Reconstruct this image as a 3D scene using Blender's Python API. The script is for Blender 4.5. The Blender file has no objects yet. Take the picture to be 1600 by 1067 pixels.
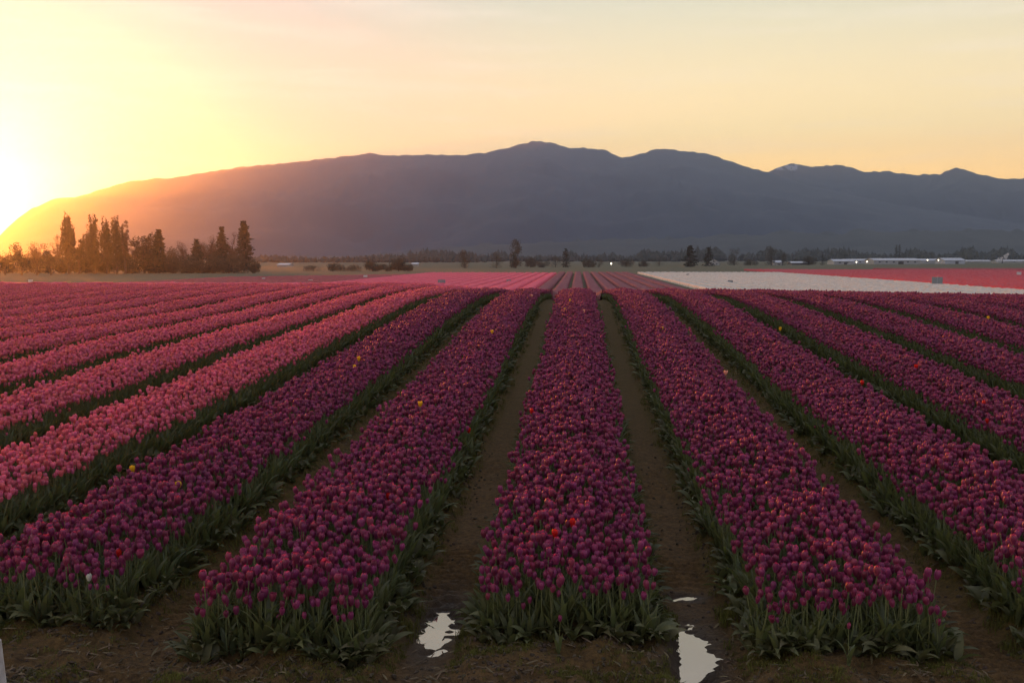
import bpy, math, random
import numpy as np
from mathutils import Vector, Matrix
random.seed(7); rng = np.random.default_rng(7)
R = math.radians
scene = bpy.context.scene
C = scene.collection
# ------------------------------------------------------------------ camera
CAM = np.array([0.0, 0.0, 2.55]); FPX = 1556.0
YAW = math.atan(103/FPX); PITCH = math.atan(130.5/FPX)
FWD = np.array([-math.sin(YAW)*math.cos(PITCH), math.cos(YAW)*math.cos(PITCH), -math.sin(PITCH)])
RGT = np.array([math.cos(YAW), math.sin(YAW), 0.0]); UPV = np.cross(RGT, FWD)
cam = bpy.data.objects.new('camera', bpy.data.cameras.new('camera')); C.objects.link(cam)
cam.location = CAM; cam.rotation_euler = (math.pi/2-PITCH, 0, YAW)
cam.data.sensor_width = 36; cam.data.lens = 36*FPX/1600; cam.data.clip_start = .1; cam.data.clip_end = 40000
scene.camera = cam
# ------------------------------------------------------------------ sun direction
SUN_AZ = YAW + math.atan(830/FPX)          # left of +Y
SUN_EL = R(2.9)
SDIR = Vector((-math.sin(SUN_AZ)*math.cos(SUN_EL), math.cos(SUN_AZ)*math.cos(SUN_EL), math.sin(SUN_EL)))
SUN_STRENGTH = 5.0
sl = bpy.data.lights.new('sun', 'SUN'); sl.energy = SUN_STRENGTH; sl.color = (1.0, .22, .01); sl.angle = R(.6)
so = bpy.data.objects.new('sun', sl); C.objects.link(so)
so.rotation_euler = SDIR.to_track_quat('Z', 'Y').to_euler(); so.location = SDIR*50
# ------------------------------------------------------------------ sky
w = bpy.data.worlds.new('World'); scene.world = w; w.use_nodes = True
nt = w.node_tree; nt.nodes.clear(); N = nt.nodes; L = nt.links
def mth(op, a, b=None, c=None, clamp=False):
    n = N.new('ShaderNodeMath'); n.operation = op; n.use_clamp = clamp
    for i, v in enumerate((a, b, c)):
        if v is None: continue
        if isinstance(v, (int, float)): n.inputs[i].default_value = v
        else: L.new(v, n.inputs[i])
    return n.outputs[0]
def mixc(f, a, b, mode='MIX'):
    n = N.new('ShaderNodeMix'); n.data_type = 'RGBA'; n.blend_type = mode; n.clamp_result = False
    for s, v in ((n.inputs[0], f), (n.inputs[6], a), (n.inputs[7], b)):
        if isinstance(v, (int, float)): s.default_value = v
        elif isinstance(v, tuple): s.default_value = (*v, 1)
        else: L.new(v, s)
    return n.outputs[2]
tc = N.new('ShaderNodeTexCoord'); nrm = N.new('ShaderNodeVectorMath'); nrm.operation = 'NORMALIZE'
L.new(tc.outputs['Generated'], nrm.inputs[0]); D = nrm.outputs[0]
sep = N.new('ShaderNodeSeparateXYZ'); L.new(D, sep.inputs[0])
sk = N.new('ShaderNodeTexSky'); sk.sky_type = 'NISHITA'; sk.sun_disc = False
sk.sun_elevation = SUN_EL; sk.sun_rotation = -SUN_AZ; sk.air_density = 1.0; sk.dust_density = 4.0; sk.ozone_density = 1.0
nish = mixc(1.0, sk.outputs[0], (.055, .05, .045), 'MULTIPLY')
rmp = N.new('ShaderNodeValToRGB'); L.new(mth('MULTIPLY', mth('ADD', sep.outputs[2], 0.0), 1.0), rmp.inputs[0])
els = rmp.color_ramp.elements
stops = [(0.0, (2.15, 1.0, .14)), (.05, (1.95, 1.06, .20)), (.12, (1.22, .90, .36)), (.25, (.62, .61, .42)), (.42, (.45, .43, .41)), (.7, (.36, .37, .43)), (1.0, (.31, .34, .42))]
els[0].position, els[0].color = stops[0][0], (*stops[0][1], 1); els[1].position, els[1].color = 1.0, (*stops[-1][1], 1)
for p, c in stops[1:-1]:
    e = els.new(p); e.color = (*c, 1)
dot = N.new('ShaderNodeVectorMath'); dot.operation = 'DOT_PRODUCT'; L.new(D, dot.inputs[0]); dot.inputs[1].default_value = SDIR
cs = mth('MAXIMUM', dot.outputs[1], 0.0)
front = mth('MULTIPLY_ADD', dot.outputs[1], .5, .5)           # 0 away from the sun .. 1 at it
side = mth('POWER', front, .7)
base = mixc(side, (.27, .29, .40), rmp.outputs[0])
# thin streaks of cirrus
mp = N.new('ShaderNodeMapping'); L.new(D, mp.inputs[0]); mp.inputs['Scale'].default_value = (2.2, 2.2, 26); mp.inputs['Rotation'].default_value = (R(2.5), R(-2), 0)
ns = N.new('ShaderNodeTexNoise'); L.new(mp.outputs[0], ns.inputs[0]); ns.inputs['Scale'].default_value = 2.4; ns.inputs['Detail'].default_value = 5; ns.inputs['Roughness'].default_value = .55
cl = mth('MULTIPLY', mth('SUBTRACT', ns.outputs[0], .52, clamp=True), .9)
base = mixc(mth('MULTIPLY', mth('POWER', cs, 10.0), .74), base, (.12, .27, .42))
col = mixc(cl, base, (.95, .84, .70))
col = mixc(.10, col, nish, 'ADD')
for pw, c in ((4, (.0, .03, .02)), (60, (.06, .07, .07)), (160, (.22, .34, .36)), (600, (.9, .95, .8)), (5000, (4, 3.6, 2.4))):
    col = mixc(mth('POWER', cs, float(pw)), col, c, 'ADD')
bg = N.new('ShaderNodeBackground'); L.new(col, bg.inputs[0]); bg.inputs[1].default_value = 1.0
wo = N.new('ShaderNodeOutputWorld'); L.new(bg.outputs[0], wo.inputs[0])
scene.view_settings.view_transform = 'Standard'; scene.view_settings.look = 'None'
scene.view_settings.exposure = 0.65; scene.view_settings.gamma = 1
scene.render.engine = 'CYCLES'
scene.cycles.max_bounces = 6; scene.cycles.volume_bounces = 0; scene.cycles.transparent_max_bounces = 8
# ================================================================== helpers
def tag(o, label=None, cat=None, group=None, kind=None):
    if label: o['label'] = label
    if cat: o['category'] = cat
    if group: o['group'] = group
    if kind: o['kind'] = kind
    return o
def link(name, data, parent=None, loc=None):
    o = bpy.data.objects.new(name, data); C.objects.link(o)
    if parent: o.parent = parent
    if loc is not None: o.location = loc
    return o
def empty(name, loc, rz=0):
    o = link(name, None, loc=loc); o.rotation_euler.z = rz; o.empty_display_size = .2
    return o
def copy_tree(o, parent=None):
    c = o.copy(); C.objects.link(c); c.parent = parent
    for ch in o.children: copy_tree(ch, c)
    return c
class MB:
    def __init__(s): s.v = []; s.f = []; s.m = []; s.smooth = False
    def add(s, vs, fs, mi=0):
        b = len(s.v); s.v += [tuple(map(float, p)) for p in vs]
        s.f += [tuple(b+i for i in f) for f in fs]; s.m += [mi]*len(fs)
    def box(s, x0, x1, y0, y1, z0, z1, mi=0):
        s.add([(x0,y0,z0),(x1,y0,z0),(x1,y1,z0),(x0,y1,z0),(x0,y0,z1),(x1,y0,z1),(x1,y1,z1),(x0,y1,z1)],
              [(0,3,2,1),(4,5,6,7),(0,1,5,4),(1,2,6,5),(2,3,7,6),(3,0,4,7)], mi)
    def tube(s, pts, rad, n=6, mi=0, cap=True):
        vs = []; k = len(pts)
        for i, p in enumerate(pts):
            p = Vector(p); a = Vector(pts[max(i-1,0)]); b = Vector(pts[min(i+1,k-1)])
            t = (b-a).normalized(); ref = Vector((1,0,0)) if abs(t.x) < .9 else Vector((0,1,0))
            u = t.cross(ref).normalized(); v = t.cross(u)
            for j in range(n):
                an = 2*math.pi*j/n; vs.append(p+(u*math.cos(an)+v*math.sin(an))*rad[i])
        fs = [(i*n+j, i*n+(j+1)%n, (i+1)*n+(j+1)%n, (i+1)*n+j) for i in range(k-1) for j in range(n)]
        if cap: fs += [tuple(range(n)), tuple(range((k-1)*n, k*n))]
        s.add(vs, fs, mi)
    def mesh(s, name, mats, smooth=False):
        me = bpy.data.meshes.new(name); me.from_pydata(s.v, [], s.f)
        for m in mats: me.materials.append(m)
        if len(mats) > 1: me.polygons.foreach_set('material_index', s.m)
        if smooth or s.smooth: me.polygons.foreach_set('use_smooth', [True]*len(me.polygons))
        me.update(); return me
    def build(s, name, mats, parent=None, loc=None, smooth=False):
        return link(name, s.mesh(name, mats if isinstance(mats, (list, tuple)) else [mats], smooth), parent, loc)
def _h(ix, iy, seed):
    n = (ix.astype(np.int64)*374761393 + iy.astype(np.int64)*668265263 + seed*974711) & 0xffffffff
    n = ((n ^ (n >> 13))*1274126177) & 0xffffffff
    return ((n ^ (n >> 16)) & 0xffff)/65535.0
def vn(x, y, sc=1.0, seed=0):
    x = np.asarray(x, float)/sc; y = np.asarray(y, float)/sc
    x, y = np.broadcast_arrays(x, y)
    ix = np.floor(x); iy = np.floor(y); fx = x-ix; fy = y-iy
    fx = fx*fx*(3-2*fx); fy = fy*fy*(3-2*fy)
    a = _h(ix, iy, seed); b = _h(ix+1, iy, seed); c = _h(ix, iy+1, seed); d = _h(ix+1, iy+1, seed)
    return (a*(1-fx)+b*fx)*(1-fy)+(c*(1-fx)+d*fx)*fy-.5
def fbm(x, y, sc, oc=4, seed=0, rough=.5):
    t = 0; a = 1
    for i in range(oc):
        t = t+a*vn(x, y, sc, seed+i*17); sc /= 2.03; a *= rough
    return t
def ss(a, b, x):
    t = np.clip((np.asarray(x, float)-a)/(b-a), 0, 1); return t*t*(3-2*t)
def ray(px, py):
    d = FWD+RGT*((px-800)/FPX)+UPV*((533.5-py)/FPX); return d/np.linalg.norm(d)
PLAIN = -1.20
def on_plain(px, py, z=PLAIN):
    d = ray(px, py); t = (z-CAM[2])/d[2]; p = CAM+d*t
    return p, float(np.dot(p-CAM, FWD))        # point and depth
# ------------------------------------------------------------------ materials
def material(name, col, rough=.8, var=None, vscale=5.0, bump=0, bscale=20, trans=None, spec=.3, objvar=0, emit=None, detail=4):
    m = bpy.data.materials.new(name); m.use_nodes = True; t = m.node_tree; n = t.nodes; l = t.links
    b = n['Principled BSDF']; b.inputs['Base Color'].default_value = (*col, 1); b.inputs['Roughness'].default_value = rough
    b.inputs['Specular IOR Level'].default_value = spec
    out = None
    if var:
        co = n.new('ShaderNodeTexCoord'); no = n.new('ShaderNodeTexNoise'); no.inputs['Scale'].default_value = vscale; no.inputs['Detail'].default_value = detail
        l.new(co.outputs['Object'], no.inputs[0]); cr = n.new('ShaderNodeValToRGB'); l.new(no.outputs[0], cr.inputs[0])
        cr.color_ramp.elements[0].position = .35; cr.color_ramp.elements[0].color = (*col, 1)
        cr.color_ramp.elements[1].position = .65; cr.color_ramp.elements[1].color = (*var, 1); out = cr.outputs[0]
    if objvar:
        oi = n.new('ShaderNodeObjectInfo'); hs = n.new('ShaderNodeHueSaturation')
        mr = n.new('ShaderNodeMapRange'); l.new(oi.outputs['Random'], mr.inputs[0]); mr.inputs[3].default_value = 1-objvar; mr.inputs[4].default_value = 1+objvar
        l.new(mr.outputs[0], hs.inputs['Value'])
        m2 = n.new('ShaderNodeMath'); m2.operation = 'MULTIPLY_ADD'; 
        fr = n.new('ShaderNodeMath'); fr.operation = 'FRACT'; ml = n.new('ShaderNodeMath'); ml.operation = 'MULTIPLY'; ml.inputs[1].default_value = 17.3
        l.new(oi.outputs['Random'], ml.inputs[0]); l.new(ml.outputs[0], fr.inputs[0]); l.new(fr.outputs[0], m2.inputs[0]); m2.inputs[1].default_value = .05; m2.inputs[2].default_value = .475
        l.new(m2.outputs[0], hs.inputs['Hue'])
        if out: l.new(out, hs.inputs['Color'])
        else: hs.inputs['Color'].default_value = (*col, 1)
        out = hs.outputs[0]
    if out: l.new(out, b.inputs['Base Color'])
    if bump:
        co = n.new('ShaderNodeTexCoord'); no = n.new('ShaderNodeTexNoise'); no.inputs['Scale'].default_value = bscale; no.inputs['Detail'].default_value = 5
        l.new(co.outputs['Object'], no.inputs[0]); bp = n.new('ShaderNodeBump'); bp.inputs['Strength'].default_value = bump; bp.inputs['Distance'].default_value = .02
        l.new(no.outputs[0], bp.inputs['Height']); l.new(bp.outputs[0], b.inputs['Normal'])
    if trans:
        amt, tcol = trans; tr = n.new('ShaderNodeBsdfTranslucent'); tr.inputs[0].default_value = (*tcol, 1)
        if out:
            mx = n.new('ShaderNodeMix'); mx.data_type = 'RGBA'; mx.inputs[0].default_value = .35; mx.inputs[6].default_value = (*tcol, 1); l.new(out, mx.inputs[7]); l.new(mx.outputs[2], tr.inputs[0])
        ms = n.new('ShaderNodeMixShader'); ms.inputs[0].default_value = amt
        l.new(b.outputs[0], ms.inputs[1]); l.new(tr.outputs[0], ms.inputs[2]); l.new(ms.outputs[0], n['Material Output'].inputs[0])
    if emit:
        b.inputs['Emission Color'].default_value = (*emit[0], 1); b.inputs['Emission Strength'].default_value = emit[1]
    return m
M_purple = material('purple_petal', (.21, .026, .080), .6, trans=(.42, (.62, .07, .20)), objvar=.36, var=(.30, .05, .13), vscale=30)
M_pink = material('pink_petal', (.68, .13, .20), .5, trans=(.45, (.95, .14, .20)), objvar=.2, var=(.75, .20, .27), vscale=30)
for m_ in (M_purple, M_pink):
    pb = m_.node_tree.nodes['Principled BSDF']; pb.inputs['Roughness'].default_value = .42; pb.inputs['Specular IOR Level'].default_value = .55; pb.inputs['Sheen Weight'].default_value = .35; pb.inputs['Sheen Roughness'].default_value = .35; pb.inputs['Sheen Tint'].default_value = (1, .75, .8, 1)
M_red = material('red_petal', (.55, .012, .012), .45, trans=(.35, (.9, .03, .02)))
M_yellow = material('yellow_petal', (.80, .50, .02), .5, trans=(.4, (.95, .6, .05)))
M_peach = material('peach_petal', (.80, .42, .30), .5, trans=(.4, (.95, .5, .35)))
M_white = material('white_petal', (.78, .76, .62), .5, trans=(.3, (.8, .75, .6)))
M_stem = material('stem_green', (.13, .14, .05), .6, objvar=.15)
M_leaf = material('tulip_leaf', (.075, .088, .036), .55, var=(.11, .12, .05), vscale=12, trans=(.35, (.22, .24, .05)), objvar=.25, spec=.4)
M_bark = material('bark', (.06, .045, .035), .9, var=(.10, .08, .06), vscale=3)
M_conifer = material('conifer_needles', (.028, .036, .020), .9, var=(.045, .05, .028), vscale=.8)
M_poplar = material('poplar_foliage', (.055, .055, .028), .9, var=(.085, .075, .04), vscale=.8)
M_broad = material('broadleaf_foliage', (.045, .042, .026), .9, var=(.075, .065, .04), vscale=.8)
M_twig = material('bare_twigs', (.075, .058, .048), .9, var=(.11, .085, .07), vscale=.8)
M_woodpost = material('post_wood', (.28, .25, .22), .8, var=(.36, .33, .29), vscale=14, bump=.2)
M_board = material('sign_board_grey', (.20, .22, .22), .6, var=(.26, .28, .27), vscale=6)
M_boardw = material('sign_board_white', (.6, .6, .56), .6)
M_whitewall = material('white_wall', (.36, .36, .35), .7, var=(.44, .44, .43), vscale=.5)
M_greyroof = material('grey_roof', (.40, .42, .45), .5, var=(.5, .52, .55), vscale=.4)
M_darkroof = material('dark_roof', (.10, .09, .09), .8, var=(.14, .13, .12), vscale=.6)
M_glass = material('window_glass', (.03, .035, .04), .1, spec=.6)
M_door = material('dark_door', (.07, .06, .05), .6)
M_lamp = material('lamp_glow', (.9, .8, .6), .5, emit=((1, .86, .62), 5.0))
M_metal = material('galvanised_metal', (.35, .36, .37), .4)
# ================================================================== terrain
S = 1.84; X0 = -.05; HB = .60            # bed spacing, centre bed, half bed width
py_ = np.array([-60, 0, 6.3, 10, 14.6, 18.5, 22.8, 26.5, 29.9, 33.0, 36, 40, 48, 62, 90, 110])
pz_ = np.array([.0, 0, .01, .12, .28, .47, .67, .83, .93, .96, .93, .85, .56, -.1, -1.05, -1.2])
def smooth_interp(y):
    k = np.linspace(-1.2, 1.2, 7); return sum(np.interp(y+a, py_, pz_) for a in k)/7
def base_z(x, y):
    x = np.asarray(x, float); y = np.asarray(y, float)
    st = 1+.30*ss(-3.5, -10, x)*ss(15, 30, y)
    st = np.where(y > 33, 1+.3*ss(-3.5, -10, x)*ss(120, 50, y), st)
    z = smooth_interp(y/st)
    z = z-.10*ss(-5, -16, x)*ss(15, 40, y)*ss(90, 45, y)
    return z-.20*ss(4, 20, x)*ss(12, 33, y)*ss(90, 40, y)
def front_y(i):
    return {0: 6.47, -1: 6.06, 1: 6.27, -2: 6.45, 2: 6.55, -3: 6.3}.get(i, 6.5)
FURROW = .11
def tracks(x, y):      # distance to nearest furrow centre, furrow index (right of bed i)
    u = (x-X0)/S-.5; k = np.round(u); return (u-k)*S, k
def micro(x, y):
    fd, k = tracks(x, y); a = np.abs(fd)
    prof = 1-ss(.13, .36, a)                                 # 1 in the furrow floor
    infield = ss(5.5, 6.9, y)*ss(60, 45, y)
    depth = FURROW*(.55+.45*infield)*ss(3.5, 5.8, y)*ss(60, 45, y)
    z = -prof*depth + .035*infield*ss(.5, .9, a)
    near = ss(16, 10, y)
    clod = fbm(x, y, .20, 3, 5)*.105+np.abs(fbm(x, y, .075, 2, 9))*.045
    rough = fbm(x, y, .6, 2, 31)*.04
    z = z+(clod*(1-.75*prof)+rough*.6)*near*.9
    lug = np.sin((y+np.abs(fd)*.35+.02*vn(x, y, .2, 4))*2*math.pi/.105)
    wob = ss(-.1, .25, fbm(x, y, .9, 2, 77)+.15)
    z = z+np.where(a < .20, lug*.026*wob, 0)*ss(14, 9, y)*ss(.20, .15, a)
    for (cx, cy, rx, ry, dp, sl_) in PUD:
        q = ((x-cx-sl_*(y-cy)-.025*np.sin(y*9))/rx)**2+((y-cy)/ry)**2
        e_ = np.exp(-q*1.2); z = z-dp*e_+fbm(x, y, .09, 3, 41)*.06*np.clip(e_*3, 0, 1)*(1-.35*e_)
    return z
def px_ground(px, py, z=-.06):
    p, d = on_plain(px, py, z); return p
def _ends(a, b, rx, dp):
    p, q = px_ground(*a, z=-.11), px_ground(*b, z=-.11); return ((p[0]+q[0])/2, (p[1]+q[1])/2, rx, abs(q[1]-p[1])/2*1.02, dp, (q[0]-p[0])/(q[1]-p[1]))
PUD = [_ends((668, 1026), (700, 945), .125, .07), _ends((1092, 1110), (1078, 992), .15, .085), _ends((1075, 947), (1070, 936), .10, .06)]
def ground_z(x, y):
    x = np.asarray(x, float); y = np.asarray(y, float)
    return base_z(x, y)+micro(x, y)
def grid_axis(parts):
    out = []
    for a, b, st in parts: out += list(np.arange(a, b-1e-6, st))
    out.append(parts[-1][1]); return np.array(out)
gx = grid_axis([(-5000, -1000, 1000), (-1000, -100, 100), (-100, -45, 5), (-45, -4.2, .14), (-4.2, 4.6, .028), (4.6, 36, .14), (36, 100, 4), (100, 1000, 100), (1000, 6000, 1000)])
gy = grid_axis([(-60, 0, 6), (0, 5.2, .4), (5.2, 9.0, .026), (9.0, 14, .06), (14, 50, .4), (50, 120, 4), (120, 400, 28), (400, 2000, 200), (2000, 5000, 1000)])
GX, GY = np.meshgrid(gx, gy); GZ = ground_z(GX, GY)
fd, kk = tracks(GX, GY)
nx, ny = len(gx), len(gy)
me = bpy.data.meshes.new('ground')
vv = np.stack([GX.ravel(), GY.ravel(), GZ.ravel()], 1)
ii = np.arange(ny-1)[:, None]*nx+np.arange(nx-1)[None, :]
ff = np.stack([ii, ii+1, ii+nx+1, ii+nx], -1).reshape(-1, 4)
def fast_mesh(me, v, f, smooth=True):
    me.vertices.add(len(v)); me.vertices.foreach_set('co', v.astype(np.float32).ravel())
    k = f.shape[1]; me.loops.add(f.size); me.loops.foreach_set('vertex_index', f.astype(np.int32).ravel())
    me.polygons.add(len(f)); me.polygons.foreach_set('loop_start', np.arange(0, f.size, k, dtype=np.int32))
    if smooth: me.polygons.foreach_set('use_smooth', np.ones(len(f), bool))
    me.update(); me.validate()
fast_mesh(me, vv, ff)
moss = (ss(.08, .28, np.abs(fd))*ss(5.6, 7.5, GY)*.95 + .75*ss(8, 20, GY))*(1-ss(60, 110, GY))
at = me.attributes.new('moss', 'FLOAT', 'POINT'); at.data.foreach_set('value', np.clip(moss, 0, 1).astype(np.float32).ravel())
wet = np.zeros_like(GX)
for (cx, cy, rx, ry, dp, sl_) in PUD: wet = np.maximum(wet, np.exp(-((((GX-cx-sl_*(GY-cy))/rx/1.5)**2+((GY-cy)/ry/1.45)**2)**1.5)))
at = me.attributes.new('wet', 'FLOAT', 'POINT'); at.data.foreach_set('value', wet.astype(np.float32).ravel())
def ground_material():
    m = bpy.data.materials.new('field_soil'); m.use_nodes = True; t = m.node_tree; n = t.nodes; l = t.links; b = n['Principled BSDF']
    co = n.new('ShaderNodeTexCoord')
    def noise(s, d=5, r=.6):
        k = n.new('ShaderNodeTexNoise'); k.inputs['Scale'].default_value = s; k.inputs['Detail'].default_value = d; k.inputs['Roughness'].default_value = r
        l.new(co.outputs['Object'], k.inputs[0]); return k.outputs[0]
    def ramp(f, a, b_, p0=.35, p1=.65):
        k = n.new('ShaderNodeValToRGB'); l.new(f, k.inputs[0]); e = k.color_ramp.elements
        e[0].position, e[0].color, e[1].position, e[1].color = p0, (*a, 1), p1, (*b_, 1); return k.outputs[0]
    def mix(f, a, b_):
        k = n.new('ShaderNodeMix'); k.data_type = 'RGBA'; l.new(f, k.inputs[0]); l.new(a, k.inputs[6]); l.new(b_, k.inputs[7]); return k.outputs[2]
    soil = mix(noise(60, 4), ramp(noise(9), (.068, .034, .008), (.155, .082, .022)), ramp(noise(28), (.036, .019, .005), (.21, .118, .036)))
    green = ramp(noise(22, 6, .7), (.040, .026, .002), (.135, .084, .005))
    ga = n.new('ShaderNodeAttribute'); ga.attribute_name = 'moss'
    mm = n.new('ShaderNodeMath'); mm.operation = 'MULTIPLY'; l.new(ga.outputs['Fac'], mm.inputs[0])
    k2 = n.new('ShaderNodeMapRange'); l.new(noise(5, 5, .65), k2.inputs[0]); k2.inputs[1].default_value = .30; k2.inputs[2].default_value = .55; l.new(k2.outputs[0], mm.inputs[1])
    near = mix(mm.outputs[0], soil, green)
    # pasture beyond the flower fields
    sp = n.new('ShaderNodeSeparateXYZ'); l.new(co.outputs['Object'], sp.inputs[0])
    fr = n.new('ShaderNodeMapRange'); l.new(sp.outputs[1], fr.inputs[0]); fr.inputs[1].default_value = 60; fr.inputs[2].default_value = 100
    past = mix(noise(.02, 6, .6), ramp(noise(.3), (.055, .062, .024), (.09, .085, .04)), ramp(noise(.1), (.10, .085, .05), (.07, .075, .03)))
    cc = mix(fr.outputs[0], near, past)
    wa = n.new('ShaderNodeAttribute'); wa.attribute_name = 'wet'
    dk = n.new('ShaderNodeMix'); dk.data_type = 'RGBA'; l.new(wa.outputs['Fac'], dk.inputs[0]); l.new(cc, dk.inputs[6]); dk.inputs[7].default_value = (.040, .024, .012, 1)
    l.new(dk.outputs[2], b.inputs['Base Color'])
    ro = n.new('ShaderNodeMapRange'); l.new(wa.outputs['Fac'], ro.inputs[0]); ro.inputs[3].default_value = .92; ro.inputs[4].default_value = .22; l.new(ro.outputs[0], b.inputs['Roughness'])
    b.inputs['Specular IOR Level'].default_value = .35
    bp = n.new('ShaderNodeBump'); bp.inputs['Strength'].default_value = 1.0; bp.inputs['Distance'].default_value = .03; l.new(noise(70, 6, .7), bp.inputs['Height']); l.new(bp.outputs[0], b.inputs['Normal'])
    return m
me.materials.append(ground_material())
tag(link('ground', me), 'muddy tulip field with wheel tracks running on into flat pasture', kind='structure')
# puddles
def water_material():
    m = bpy.data.materials.new('puddle_water'); m.use_nodes = True; t = m.node_tree; n = t.nodes; l = t.links
    n.remove(n['Principled BSDF'])
    d = n.new('ShaderNodeBsdfDiffuse'); d.inputs[0].default_value = (.05, .038, .028, 1)
    g = n.new('ShaderNodeBsdfGlossy'); g.inputs[0].default_value = (.98, .91, .80, 1); g.inputs[1].default_value = .015
    fz = n.new('ShaderNodeLayerWeight'); fz.inputs[0].default_value = .82
    ms = n.new('ShaderNodeMixShader'); l.new(fz.outputs['Fresnel'], ms.inputs[0]); l.new(d.outputs[0], ms.inputs[1]); l.new(g.outputs[0], ms.inputs[2])
    co = n.new('ShaderNodeTexCoord'); no = n.new('ShaderNodeTexNoise'); no.inputs['Scale'].default_value = 9; l.new(co.outputs['Object'], no.inputs[0])
    bp = n.new('ShaderNodeBump'); bp.inputs['Strength'].default_value = .03; bp.inputs['Distance'].default_value = .01; l.new(no.outputs[0], bp.inputs['Height'])
    l.new(bp.outputs[0], g.inputs['Normal']); l.new(ms.outputs[0], n['Material Output'].inputs[0]); return m
M_water = water_material()
for (cx, cy, rx, ry, dp, sl_), lv, lab in zip(PUD, (-.094, -.098, -.088), ('puddle in the track left of the centre bed with tulips mirrored', 'large bright puddle in the track right of the centre bed', 'small shallow puddle farther up the right track')):
    b = MB(); n_ = 28
    pts = [(rx*1.6*math.cos(2*math.pi*j/n_)+sl_*ry*1.5*math.sin(2*math.pi*j/n_), ry*1.5*math.sin(2*math.pi*j/n_), 0) for j in range(n_)]
    b.add([(0, 0, 0)]+pts, [(0, 1+j, 1+(j+1) % n_) for j in range(n_)])
    tag(b.build('puddle', M_water, loc=(cx, cy, lv)), lab, kind='structure')
# ================================================================== tulips
def petal_mesh(b, seed, H=.064, RAD=.0235, openness=0.0, mi=0):
    r_ = random.Random(seed)
    for layer in range(2):
        for k in range(3):
            ph0 = 2*math.pi*(k/3+layer/6)+r_.uniform(-.1, .1); nt_, nu = 6, 4; vs = []
            hh = H*(1-.04*layer)*r_.uniform(.95, 1.05)
            for i in range(nt_+1):
                t = i/nt_
                r = (.48+.57*math.sin(min(t*2.4, 1.5)))*(1-.42*max(0, t-.62)**1.4/.26*(1-openness))*RAD*(.93 if layer else 1.0)
                r *= 1+openness*.35*t
                hw = 1.18*math.sqrt(max(0, 1-(abs(t-.42)/.60)**2.6))+.03
                for j in range(nu+1):
                    u = -1+2*j/nu; ph = ph0+u*hw
                    rr = r*(1-.06*(1-abs(u))**2)+.0016*abs(u)*(1 if layer == 0 else -1)
                    z = hh*(t-.05*u*u*t)
                    vs.append((rr*math.cos(ph), rr*math.sin(ph), z))
            fs = [(i*(nu+1)+j, i*(nu+1)+j+1, (i+1)*(nu+1)+j+1, (i+1)*(nu+1)+j) for i in range(nt_) for j in range(nu)]
            b.add(vs, fs, mi)
def leaf_strip(b, az, length, width, droop, base_h=.0, lean=.35, mi=0, twist=0):
    n_ = 6; vs = []; x = 0.0; z = base_h; ang = math.pi/2-lean; tw = twist
    for i in range(n_+1):
        t = i/n_; wv = width*math.sin(math.pi*min(1, .16+t*.84)**.8)*.5 if i < n_ else .0008
        c, s_ = math.cos(az), math.sin(az)
        for sgn, lift in ((-1, .35*wv), (0, 0), (1, .35*wv)):
            off = wv*sgn; ca = math.cos(tw*t); sa = math.sin(tw*t)
            ox = -s_*off*ca; oy = c*off*ca; oz = off*sa+lift*.8
            vs.append((c*(x-lift*.4)+ox+c*.004, s_*(x-lift*.4)+oy+s_*.004, z+oz))
        st = length/n_; x += math.cos(ang)*st; z += math.sin(ang)*st; ang -= droop/n_*(.4+1.2*t)
    fs = []
    for i in range(n_):
        for j in range(2): a = i*3+j; fs.append((a, a+1, a+4, a+3))
    b.add(vs, fs, mi)
NV = 8
OPEN = {2: .30, 5: .16, 7: .55}
def variant(i):
    """random shape numbers of plant variant i"""
    r_ = random.Random(100+i); h = r_.uniform(.315, .375)
    bend = (r_.uniform(-.03, .03), r_.uniform(-.03, .03))
    leaves = [(2*math.pi*k/3+r_.uniform(-.6, .6), r_.uniform(.20, .30), r_.uniform(.034, .058), r_.uniform(.3, 1.5), r_.uniform(.0, .05), r_.uniform(.12, .42), r_.uniform(-.8, .8)) for k in range(3)]
    return h, bend, leaves
def stem_into(b, i, mi=0, n=5):
    h, bd, _ = variant(i)
    b.tube([(0, 0, -.03), (bd[0]*.3, bd[1]*.3, h*.5), (bd[0], bd[1], h)], [.0042, .0036, .0032], n, mi, cap=False)
bloom_me = {}; stem_me = []; leaf_me = []
def bloom_mesh(mat, i, **kw):
    key = (mat.name, i)
    if key not in bloom_me:
        b = MB(); kw.setdefault('openness', OPEN.get(i, 0)); petal_mesh(b, i*3+1, H=.058+.004*(i % 3), RAD=.0186+.0011*(i % 4), **kw); bloom_me[key] = b.mesh('bloom', [mat], True)
    return bloom_me[key]
for i in range(NV):
    b = MB(); stem_into(b, i); stem_me.append(b.mesh('stem', [M_stem], True))
    ls = []
    for lf in variant(i)[2]:
        b = MB(); leaf_strip(b, *lf[:6], 0, lf[6]); ls.append(b.mesh('leaf', [M_leaf], True))
    leaf_me.append(ls)
def tulip_thing(loc, rz, scale, i, mat, label, cat='tulip', group=None, tilt=(0, 0), name='tulip', openness=0):
    root = link(name, None, loc=loc); root.rotation_euler = (tilt[0], tilt[1], rz); root.scale = (scale,)*3; root.empty_display_size = .1
    tag(root, label, cat, group)
    h, bd, _ = variant(i)
    o = link('bloom', bloom_mesh(mat, i) if not openness else bloom_mesh(mat, i+50, openness=openness), root); o.location = (bd[0], bd[1], h-.004); o.rotation_euler = (-bd[1]*3, bd[0]*3, i)
    link('stem', stem_me[i], root)
    for lm in leaf_me[i]: link('leaf', lm, root)
    return root
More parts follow.
